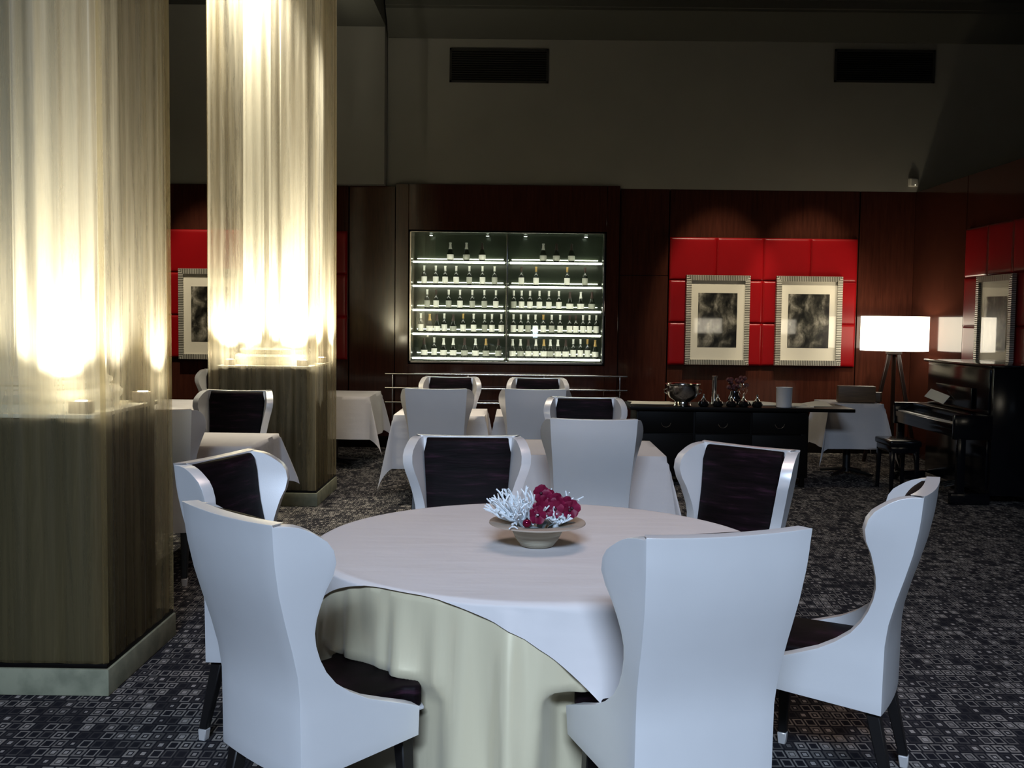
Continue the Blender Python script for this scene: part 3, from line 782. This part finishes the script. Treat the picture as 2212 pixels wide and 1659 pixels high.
# ------------------------------------------------------------------ wine cabinet and its bottles
CX0, CX1, CZ0, CZ1 = -1.345, 1.035, 1.054, 2.655
SHZ = [2.297, 2.003, 1.709, 1.415, 1.117]
def build_cabinet():
    t = thing('wine_cabinet', 'lit glass-fronted wine cabinet set into the panelled wall', 'cabinet', ((CX0 + CX1) / 2, WY, 0))
    c = (CX0 + CX1) / 2; a = (CX1 - CX0) / 2
    y0, y1 = -.055, .40
    bm = bmesh.new(); box(bm, -a, a, y1 - .02, y1, CZ0, CZ1); fin('back_panel', bm, M['cab_back'], t)
    bm = bmesh.new(); box(bm, -a, -a + .015, y0 + .03, y1 - .02, CZ0, CZ1); box(bm, a - .015, a, y0 + .03, y1 - .02, CZ0, CZ1)
    box(bm, -a, a, y0 + .03, y1 - .02, CZ1 - .015, CZ1); box(bm, -a, a, y0 + .03, y1 - .02, CZ0, CZ0 + .015); fin('carcass', bm, M['cab_back'], t)
    bm = bmesh.new(); w = .022
    box(bm, -a, a, y0, y0 + .03, CZ0, CZ0 + w * 1.1); box(bm, -a, a, y0, y0 + .03, CZ1 - w * .5, CZ1)
    box(bm, -a, -a + w, y0, y0 + .03, CZ0, CZ1); box(bm, a - w, a, y0, y0 + .03, CZ0, CZ1)
    fin('frame', bm, M['chrome'], t, bevel=.003, seg=1)
    bx('divider', M['chrome'], (.0 - .012, .0 + .012, y0 + .03, y1 - .02, CZ0, CZ1), t, .002)
    for s, e in ((-a + .016, -.013), (.013, a - .016)):
        for z in SHZ:
            sh = bx('shelf', M['shelf_glass'], (s, e, .03, y1 - .03, z - .012, z), t, .002)
            tag(bx('light_strip', M['led_and_reflection'], (s + .02, e - .02, .010, .029, z - .020, z + .002), sh), 'glowing strip along the shelf edge')
            tag(bx('rear_reflection_line', M['led_and_reflection'], (s + .04, e - .04, y1 - .034, y1 - .024, z + .045, z + .053), sh), 'thin glowing line drawn as the shelf reflection behind the bottles')  # emissive line put in as the shelf reflection in the back panel
    bm = bmesh.new(); box(bm, -a + w, -.004, y0 + .008, y0 + .014, CZ0 + w, CZ1 - w * .5); fin('glass_door', bm, M['doorglass'], t)
    bm = bmesh.new(); box(bm, .004, a - w, y0 + .008, y0 + .014, CZ0 + w, CZ1 - w * .5); fin('glass_door', bm, M['doorglass'], t)
    for x in (-.95, -.25, .22, .97):
        bm = bmesh.new(); lathe(bm, [(.026, CZ1 - .03), (.026, CZ1 - .016)], 16, x, .2); p = fin('spotlight', bm, M['chrome'], t)
        bm = bmesh.new(); lathe(bm, [(.018, CZ1 - .033), (.018, CZ1 - .0302)], 14, x, .2); tag(fin('lens', bm, M['puck'], p), 'glowing lens')
        l = bpy.data.lights.new('cabinet_spot', 'SPOT'); l.energy = 16; l.color = (.95, 1, .88); l.spot_size = radians(75); l.spot_blend = .5; l.shadow_soft_size = .02
        lo = bpy.data.objects.new('cabinet_spot', l); COL.objects.link(lo); lo.location = (c + x, WY + .2, CZ1 - .045)
    # bottles; positions read across each shelf
    zx = lambda v: ((860 + v / 4.424) - 1120) / 2250 * (WY + .13)
    L = [[487, 640, 790], [240, 350, 440, 545, 670, 795, 910], [270, 355, 475, 583, 700, 815, 925],
         [210, 295, 365, 435, 520, 615, 715, 820, 890, 980], [245, 340, 430, 522, 630, 735, 835, 955]]
    R = [[1370, 1495, 1638], [1165, 1305, 1600, 1770], [1095, 1170, 1250, 1340, 1430, 1525, 1630, 1733, 1838],
         [1095, 1165, 1235, 1305, 1380, 1460, 1540, 1630, 1690, 1758, 1820, 1885], [1090, 1165, 1240, 1312, 1388, 1450, 1522, 1597, 1668, 1738, 1805, 1878]]
    slender = [(.030, 0), (.034, .004), (.034, .128), (.030, .148), (.015, .168), (.0125, .176), (.0125, .232), (.0145, .234), (.0145, .243), (.011, .244)]
    champ = [(.036, 0), (.041, .005), (.042, .085), (.038, .112), (.024, .148), (.014, .185), (.012, .22), (.015, .222), (.015, .234), (.011, .236)]
    protos = {}
    def proto(kind, lab, foil):
        key = (kind, lab, foil)
        if key in protos: return protos[key]
        prof = slender if kind == 's' else champ
        t = thing('wine_bottle', 'x', 'bottle', group='bottles in the lit wine cabinet')
        bm = bmesh.new(); lathe(bm, prof, 16); fin('glass_body', bm, M['bottle'], t)
        bm = bmesh.new()
        if kind == 's': lathe(bm, [(.0346, .026), (.0352, .028), (.0352, .108), (.0346, .110)], 16, cap=False)
        else: lathe(bm, [(.0428, .026), (.0434, .028), (.0424, .088), (.0418, .090)], 16, cap=False)
        fin('label', bm, M[lab], t)
        bm = bmesh.new()
        if kind == 's': lathe(bm, [(.0134, .182), (.0134, .232), (.0154, .2335), (.0154, .2445), (.010, .2455)], 14, cap=False)
        else: lathe(bm, [(.0225, .156), (.0150, .186), (.0130, .221), (.016, .2225), (.016, .235), (.010, .237)], 14, cap=False)
        fin('foil', bm, M[foil], t)
        protos[key] = [t, False]
        return protos[key]
    rows = ['top', 'second', 'third', 'fourth', 'bottom']
    nth = ['first', 'second', 'third', 'fourth', 'fifth', 'sixth', 'seventh', 'eighth', 'ninth', 'tenth', 'eleventh', 'twelfth']
    rnd = random.Random(11)
    for si in range(5):
        for side, XS in (('left', L[si]), ('right', R[si])):
            for k, v in enumerate(XS):
                kind = 'c' if (si in (0, 4) or (si == 3 and side == 'left' and k < 5) or (si == 2 and side == 'right' and k > 5)) and rnd.random() < .75 else 's'
                lab = 'label_grey' if rnd.random() < .22 else 'label_white'
                foil = 'foil_dark' if rnd.random() < .25 else ('foil_gold' if rnd.random() < .15 else 'foil_white')
                text = 'wine bottle, %s from the left on the %s shelf, %s half of the cabinet' % (nth[k], rows[si], side)
                pr = proto(kind, lab, foil)
                loc = (zx(v), WY + .13, SHZ[si] + .001); rz = rnd.uniform(0, 6)
                if not pr[1]:
                    pr[0].location = loc; pr[0].rotation_euler = (0, 0, rz); pr[0]['label'] = text; pr[1] = True
                else: dup(pr[0], loc, rz, text)
build_cabinet()

# chrome rail on the wall under the cabinet
def build_rail():
    t = thing('wall_rail', 'three-bar chrome rail on the panelling below the wine cabinet', 'rail', (-.15, WY - .05, 0))
    for z in (.922, .752, .577):
        bm = bmesh.new(); tube(bm, [(-1.47, -.14, z), (1.47, -.14, z)], .012, 12); fin('bar', bm, M['chrome'], t)
    for x in (-1.38, -.46, .46, 1.38):
        p = bx('post', M['chrome'], (x - .006, x + .006, -.142, -.128, .10, .93), t, .002)
        bm = bmesh.new()
        for z in (.922, .577): tube(bm, [(x, -.135, z), (x, 0.0, z)], .006, 8)
        tag(fin('bracket', bm, M['chrome'], p), 'short stub into the wall')
build_rail()

# ------------------------------------------------------------------ red leather wall panels and pictures
def red_panel(x0, x1, z0, z1, y, label, cols=4, rows=3, rot=0.0, origin=None):
    w, h = x1 - x0, z1 - z0
    t = thing('upholstered_wall_panel', label, 'wall panel', origin or ((x0 + x1) / 2, y, z0), rot)
    bx('backing', M['black_wood'], (-w / 2, w / 2, -.02, 0, 0, h), t)
    cw, chh = w / cols, h / rows
    for i in range(cols):
        for j in range(rows):
            bm = bmesh.new(); n = 8; P = []; gs = [0, .02, .05, .1, .5, .9, .95, .98, 1]
            for b in range(n + 1):
                row = []
                for a in range(n + 1):
                    u, v = gs[a], gs[b]
                    e = min(u, 1 - u) * cw, min(v, 1 - v) * chh
                    d = min(e[0], e[1], .03) / .03
                    row.append((-w / 2 + cw * (i + u), -.022 - .020 * sqrt(max(0, 1 - (1 - d) ** 2)), chh * (j + v)))
                P.append(row)
            grid(bm, P)
            fin('pad', bm, M['red'], t, ang=85)
    return t
red_panel(1.823, 4.105, 1.065, 2.62, WY, 'red leather wall panel behind the two framed pictures at right')
red_panel(-4.34, -2.11, 1.08, 2.645, WY, 'red leather wall panel showing between and beside the wrapped columns')
red_panel(0, 2.2, 1.07, 2.62, 0, 'dim red leather panel on the side wall above the piano', rot=pi / 2 * -1, origin=(RX, 10.15, 1.07))

def picture(x0, x1, z0, z1, label, loc=None, rot=0.0, mirror_tab=False):
    w, h = x1 - x0, z1 - z0
    t = thing('framed_picture', label, 'picture', loc or ((x0 + x1) / 2, WY - .052, z0), rot, 'silver-framed black and white pictures')
    f = .062
    bm = bmesh.new()
    def member(p, mi):
        a = [bm.verts.new((x, -.004, z)) for x, z in p]; b = [bm.verts.new((x * .985, -.045, h / 2 + (z - h / 2) * .99)) for x, z in p]
        for i in range(4): bm.faces.new((a[i], a[(i + 1) % 4], b[(i + 1) % 4], b[i])).material_index = mi
        bm.faces.new(a[::-1]).material_index = mi; bm.faces.new(b).material_index = mi
    X, Z = w / 2, h
    member([(-X, 0), (X, 0), (X - f, f), (-X + f, f)], 0); member([(-X, Z), (X, Z), (X - f, Z - f), (-X + f, Z - f)], 0)
    member([(-X, 0), (-X + f, f), (-X + f, Z - f), (-X, Z)], 1); member([(X, 0), (X - f, f), (X - f, Z - f), (X, Z)], 1)
    fin('frame', bm, [M['rib_x'], M['rib_z']], t)
    bx('mat_board', M['mat_board'], (-X + f - .005, X - f + .005, -.016, -.006, f - .005, Z - f + .005), t)
    mw = .093; mh0, mh1 = .155, .155
    bx('photograph', M['photo'], (-X + f + mw, X - f - mw, -.0175, -.012, f + mh0, Z - f - mh1), t)
    bx('glass', M['glazing'], (-X + f - .002, X - f + .002, -.024, -.022, f - .002, Z - f + .002), t)
    return t
picture(2.02, 2.805, 1.07, 2.165, 'left one of the two framed pictures on the red panel at right')
picture(3.115, 3.925, 1.075, 2.165, 'right one of the two framed pictures on the red panel, beside the floor lamp')
picture(-4.165, -3.36, 1.06, 2.17, 'framed picture on the red panel between the wrapped columns')
picture(0, .8, 1.12, 2.10, 'dim framed picture on the side wall above the piano', loc=(RX - .052, 10.42, 1.12), rot=-pi / 2)

# ------------------------------------------------------------------ vents, sensor
def vent(x0, x1, z0, z1, label):
    t = thing('air_vent', label, 'vent', ((x0 + x1) / 2, WY, z0), 0, 'dark air vents high on the back wall')
    w, h = x1 - x0, z1 - z0
    bx('backing', M['vent'], (-w / 2 + .01, w / 2 - .01, -.004, 0, .01, h - .01), t)
    bm = bmesh.new(); f = .025
    box(bm, -w / 2, w / 2, -.02, 0, 0, f); box(bm, -w / 2, w / 2, -.02, 0, h - f, h); box(bm, -w / 2, -w / 2 + f, -.02, 0, 0, h); box(bm, w / 2 - f, w / 2, -.02, 0, 0, h)
    fin('frame', bm, M['vent'], t)
    bm = bmesh.new(); k = 13
    for i in range(k):
        z = f + (h - 2 * f) * (i + .5) / k
        v = [bm.verts.new(p) for p in ((-w / 2 + f, -.016, z - .012), (w / 2 - f, -.016, z - .012), (w / 2 - f, -.005, z + .006), (-w / 2 + f, -.005, z + .006))]
        bm.faces.new(v)
    bmesh.ops.solidify(bm, geom=bm.faces[:], thickness=.002)
    fin('slat', bm, M['vent'], t)
vent(-.88, .315, 4.45, 4.855, 'dark air vent high on the back wall above the wine cabinet')
vent(3.76, 4.965, 4.50, 4.89, 'dark air vent high on the back wall near the right corner')
s = thing('motion_sensor', 'small white motion sensor in the upper right corner of the panelling', 'sensor', (4.735, WY - .001, 3.26), radians(20))
bx('body', M['sensor'], (-.055, .055, -.06, 0, 0, .10), s, .014, 3)
bm = bmesh.new(); lathe(bm, [(.008, 0), (.008, .004)], 10); tag(fin('indicator_lamp', bm, M['sensor_lamp'], s, loc=(.01, -.059, .018), rot=(pi / 2, 0, 0)), 'tiny glowing lamp')

# ------------------------------------------------------------------ sideboard and what stands on it
SBZ = .775
def build_sideboard():
    t = thing('sideboard', 'long black sideboard below the framed pictures', 'sideboard', (2.2, 10.35, 0))
    bx('worktop', M['black_wood'], (-1.12, 1.05, -.33, .33, SBZ - .035, SBZ), t, .005)
    bx('carcass', M['black_wood'], (-1.05, .62, -.27, .28, .09, SBZ - .035), t, .004)
    for i, x in enumerate((-1.03, -.48, .07)):
        d = bx('drawer', M['black_wood'], (x, x + .53, -.288, -.268, .52, SBZ - .05), t, .004)
        bm = bmesh.new(); tube(bm, [(x + .265 + .045 * cos(a), -.296, .62 + .045 * sin(a)) for a in [pi * 1.02 + pi * .96 * k / 10 for k in range(11)]], .004, 6)
        tag(fin('ring_pull', bm, M['chrome'], d), 'metal ring pull')
        bx('door', M['black_wood'], (x, x + .53, -.288, -.268, .11, .505), t, .004)
    for x in (-1.0, .57):
        for y in (-.26, .26):
            bm = bmesh.new(); tapered(bm, (x, y, SBZ - .035), (x, y, 0), .028, .02); fin('leg', bm, M['black_wood'], t, bevel=.003)
    z = SBZ + .001
    # silver wine bowl
    b = thing('wine_cooler_bowl', 'large footed silver bowl on the left of the sideboard', 'bowl', (1.60, 10.12, z))
    bm = bmesh.new(); lathe(bm, [(.085, 0), (.088, .006), (.080, .016), (.076, .045), (.082, .055), (.13, .085), (.155, .13), (.158, .20), (.17, .212), (.17, .218), (.155, .214), (.150, .20), (.145, .13), (.12, .095), (.05, .07)], 40)
    fin('bowl', bm, M['silver'], b)
    for sx in (-1, 1):
        bm = bmesh.new(); tube(bm, [(sx * .155, 0, .17), (sx * .182, 0, .16), (sx * .178, 0, .13), (sx * .15, 0, .115)], .006, 8); fin('handle', bm, M['silver'], b)
    # tall silver cylinder
    b = thing('pillar_vase', 'tall slim silver vase standing right of the silver bowl', 'vase', (1.93, 10.25, z))
    bm = bmesh.new(); lathe(bm, [(.030, 0), (.032, .004), (.030, .02), (.026, .03), (.026, .27), (.030, .285), (.030, .292), (.022, .29)], 24); fin('body', bm, M['silver'], b)
    # dark flowers
    b = thing('flower_vase', 'dark vase of maroon flowers on the sideboard behind the small jars', 'flowers', (2.17, 10.45, z))
    bm = bmesh.new(); lathe(bm, [(.045, 0), (.06, .02), (.065, .06), (.045, .1), (.04, .13), (.035, .13)], 24); fin('vase', bm, M['dark_jar'], b)
    rnd = random.Random(5); bm = bmesh.new()
    for k in range(16):
        a, rr, h = rnd.uniform(0, 6.3), rnd.uniform(.01, .13), rnd.uniform(.16, .27)
        tube(bm, [(0, 0, .11), (rr * .5 * cos(a), rr * .3 * sin(a), h * .7), (rr * cos(a), rr * .6 * sin(a), h)], .003, 5)
    fin('stem', bm, M['dark_leg'], b)
    rnd = random.Random(5)
    for k in range(16):
        a, rr, h = rnd.uniform(0, 6.3), rnd.uniform(.01, .13), rnd.uniform(.16, .27)
        bm = bmesh.new(); bmesh.ops.create_icosphere(bm, subdivisions=2, radius=.024)
        for v in bm.verts:
            v.co *= 1 + .22 * sin(5 * atan2(v.co.y, v.co.x)) * (1 - abs(v.co.z) / .03)
        bmesh.ops.translate(bm, verts=bm.verts, vec=(rr * cos(a), rr * .6 * sin(a), h)); fin('blossom', bm, M['maroon'], b)
    # wine glass
    b = thing('wine_glass', 'empty balloon wine glass in front of the maroon flowers', 'glass', (2.225, 10.3, z))
    bm = bmesh.new(); lathe(bm, [(.035, 0), (.033, .003), (.005, .008), (.004, .09), (.02, .105), (.042, .135), (.045, .17), (.036, .215), (.0345, .215), (.043, .17), (.040, .137), (.018, .108), (.003, .1)], 28)
    gt = NT('clear_glass'); gm = gt.end(gt.n('MixShader', {0: gt.schlick(), 1: gt.n('BsdfTransparent').outputs[0], 2: gt.n('BsdfGlossy', {'Roughness': .02}).outputs[0]}).outputs[0])
    fin('glass_body', bm, gm, b)
    # small jars with silver stoppers
    nm = ['first', 'second', 'third', 'fourth', 'fifth']
    first = None
    for k, x in enumerate((1.80, 1.94, 2.07, 2.19, 2.32)):
        lab = 'small dark jar with a pointed silver stopper, %s of five from the left' % nm[k]
        if first is None:
            first = thing('sugar_jar', lab, 'jar', (x, 10.1, z), 0, 'five small dark jars on the sideboard')
            bm = bmesh.new(); lathe(bm, [(.035, 0), (.05, .01), (.055, .03), (.045, .052), (.025, .06)], 20); fin('jar', bm, M['dark_jar'], first)
            bm = bmesh.new(); lathe(bm, [(.026, .06), (.022, .068), (.012, .085), (.009, .11), (.011, .118), (.004, .124)], 16); fin('stopper', bm, M['silver'], first)
        else: dup(first, (x, 10.1 + .01 * (k % 2), z), 0, lab)
    b = thing('canister', 'plain white cylindrical pot standing near the middle of the sideboard', 'pot', (2.585, 10.12, z))
    bm = bmesh.new(); lathe(bm, [(.070, 0), (.074, .004), (.077, .185), (.080, .19), (.080, .196), (.074, .196), (.070, .18), (.066, .02)], 32); fin('body', bm, M['ceramic'], b)
    # cloths lying on top
    def lying(name, x0, x1, y0, y1, amp, seed, mat, lab, cat):
        rnd = random.Random(seed); ph = [rnd.uniform(0, 6) for _ in range(4)]; bm = bmesh.new(); P = []
        for i in range(21):
            row = []
            for j in range(25):
                u, v = i / 20, j / 24
                hh = amp * (.5 + .5 * sin(7 * v + ph[0] + 3 * u)) * (.5 + .5 * sin(5 * u + ph[1] + 2 * sin(4 * v))) * sin(pi * u) ** .4
                row.append((x0 + (x1 - x0) * v + .015 * sin(6 * u + ph[2]), y0 + (y1 - y0) * u + .012 * sin(5 * v + ph[3]), z + .004 + hh))
            P.append(row)
        grid(bm, P); bm.normal_update()
        bm.faces.ensure_lookup_table()
        if bm.faces[0].normal.z < 0: bmesh.ops.reverse_faces(bm, faces=bm.faces[:])
        bmesh.ops.solidify(bm, geom=bm.faces[:], thickness=.003)
        tag(fin(name, bm, mat, ang=80), lab, cat)
    lying('table_runner', 1.13, 1.56, 10.28, 10.64, .004, 1, M['napkin'], 'cream runner at the left end of the sideboard behind the silver bowl', 'cloth')
    lying('crumpled_cloth', 2.30, 3.10, 10.28, 10.63, .035, 2, M['napkin'], 'crumpled cream cloth behind the white pot on the sideboard', 'cloth')
    lying('folded_napkin', 2.68, 2.86, 10.08, 10.22, .03, 3, M['napkin'], 'folded napkin beside the white pot on the sideboard', 'napkin')
    # wooden trays on the small draped table
    zt = .776
    o = bx('wooden_box', M['box'], (-.19, .19, -.055, .055, 0, .17), None, .006, 2, (3.54, 10.92, zt), (0, 0, -.12)); tag(o, 'larger plain brown wooden box on the small draped table', 'box')
    o = bx('wooden_box', M['box'], (-.13, .13, -.05, .05, 0, .10), None, .006, 2, (3.72, 11.06, zt), (0, 0, -.5)); tag(o, 'smaller darker wooden box at the right, next to the piano', 'box')
    o = bx('paper_stack', M['paper'], (-.10, .10, -.08, .08, 0, .02), None, .003, 1, (3.62, 11.16, zt), (0, 0, .1)); tag(o, 'white paper stack on the rear of the small draped table', 'paper')
build_sideboard()

# ------------------------------------------------------------------ tripod floor lamp
def build_lamp(loc, label, power):
    t = thing('tripod_floor_lamp', label, 'lamp', loc, 0, 'tripod floor lamps with drum shades')
    bm = bmesh.new(); R_ = .375; n = 56
    P = [[(R_ * cos(2 * pi * i / n), R_ * sin(2 * pi * i / n), z) for i in range(n + 1)] for z in (1.29, 1.36, 1.5, 1.62, 1.685)]
    grid(bm, P); bmesh.ops.remove_doubles(bm, verts=bm.verts, dist=1e-5)
    tag(fin('drum_shade', bm, M['shade'], t), 'glowing white drum shade')
    for k in range(3):
        a = 2 * pi * k / 3 + 1.2
        bm = bmesh.new(); tapered(bm, (.05 * cos(a), .05 * sin(a), 1.27), (.33 * cos(a), .33 * sin(a), 0), .022, .018); fin('leg', bm, M['lamp_wood'], t, bevel=.004, seg=1)
    bm = bmesh.new(); lathe(bm, [(.09, 1.25), (.09, 1.28), (.02, 1.29), (.02, 1.40)], 20); fin('hub', bm, M['lamp_wood'], t)
    bm = bmesh.new(); bmesh.ops.create_uvsphere(bm, u_segments=16, v_segments=12, radius=.04); bmesh.ops.translate(bm, verts=bm.verts, vec=(0, 0, 1.45)); fin('bulb', bm, M['bulb'], t)
    l = bpy.data.lights.new('bulb_light', 'POINT'); l.energy = power; l.color = (1, .82, .55); l.shadow_soft_size = .06
    o = bpy.data.objects.new('bulb_light', l); COL.objects.link(o); o.location = (loc[0], loc[1], 1.55)
    return t
build_lamp((4.345, 12.1, 0), 'lit floor lamp with white drum shade in the far right corner', 14)
build_lamp((5.25, -3.6, 0), 'floor lamp with drum shade mirrored in the left framed picture', 12)
build_lamp((7.3, -3.6, 0), 'floor lamp with drum shade mirrored in the right framed picture', 12)

# ------------------------------------------------------------------ upright piano with its stool
def build_piano():
    t = thing('upright_piano', 'black upright piano against the right wall', 'piano', (4.17, 9.2, 0))
    Ln, D = 1.52, .50
    bx('case', M['black_gloss'], (.03, D, 0.02, Ln - .02, .08, 1.22), t, .006)
    bx('lid', M['black_gloss'], (-.01, D + .015, -.01, Ln + .01, 1.22, 1.245), t, .006)
    bx('upper_panel', M['black_gloss'], (.012, .032, .07, Ln - .07, .80, 1.2), t, .004)
    bx('lower_panel', M['black_gloss'], (.012, .032, .07, Ln - .07, .12, .58), t, .004)
    bx('key_bed', M['black_gloss'], (-.30, .03, .02, Ln - .02, .60, .68), t, .006)
    bx('key_slip', M['black_gloss'], (-.305, -.285, .06, Ln - .06, .66, .715), t, .004)
    for y in (.0, Ln - .05):
        bx('cheek', M['black_gloss'], (-.31, .03, y, y + .05, .58, .80), t, .012)
        bx('leg', M['black_gloss'], (-.27, -.20, y, y + .05, .10, .60), t, .006); bx('toe_block', M['black_gloss'], (-.32, .03, y, y + .06, 0, .10), t, .008)
    bm = bmesh.new(); n = 52; kw = (Ln - .13) / n
    for i in range(n): box(bm, -.28, -.13, .065 + i * kw + .0006, .065 + (i + 1) * kw - .0006, .69, .722)
    tag(fin('white_keys', bm, M['ivory'], t), 'row of ivory keys')
    bm = bmesh.new()
    for i in range(n):
        if i % 7 not in (2, 6): box(bm, -.23, -.13, .065 + (i + 1) * kw - .006, .065 + (i + 1) * kw + .006, .715, .735)
    tag(fin('black_keys', bm, M['black_gloss'], t), 'row of black keys')
    bx('fallboard', M['black_gloss'], (-.13, -.005, .06, Ln - .06, .70, .80), t, .01)
    bm = bmesh.new()
    v = box(bm, -.02, -.005, .35, Ln - .35, .82, 1.02)
    fin('music_desk', bm, M['black_gloss'], t, bevel=.004)
    for y in (.66, .74, .82):
        bm = bmesh.new(); tube(bm, [(.03, y, .09), (-.07, y, .07), (-.11, y, .06)], [.009, .012, .014], 8); tag(fin('pedal', bm, M['chrome'], t), 'metal pedal')
    for y in (.12, Ln - .12):
        bm = bmesh.new(); tube(bm, [(-.25, y - .02, .03), (-.25, y + .02, .03)], .03, 14); tag(fin('caster', bm, M['chrome'], t), 'small metal caster')
    m = bx('reflection_sheet', M['paper'], (-.05, .05, -.16, .16, 0, .004), None, 0, 1, (4.08, 10.15, .90), (radians(14), radians(-50), 0))  # added sheet that imitates a pale strip reflected in the polished piano
    tag(m, 'pale sheet added for the reflection above the piano keys', 'reflection')
    st = thing('piano_stool', 'dark piano stool with shiny edges in front of the piano', 'stool', (3.66, 10.0, 0))
    bx('seat', M['black_gloss'], (-.15, .15, -.22, .22, .44, .50), st, .02, 3)
    bx('apron', M['black_gloss'], (-.135, .135, -.20, .20, .38, .44), st, .004)
    for sx in (-1, 1):
        for sy in (-1, 1):
            bm = bmesh.new(); tapered(bm, (sx * .115, sy * .18, .40), (sx * .12, sy * .19, 0), .02, .015); fin('leg', bm, M['black_gloss'], st, bevel=.003)
build_piano()
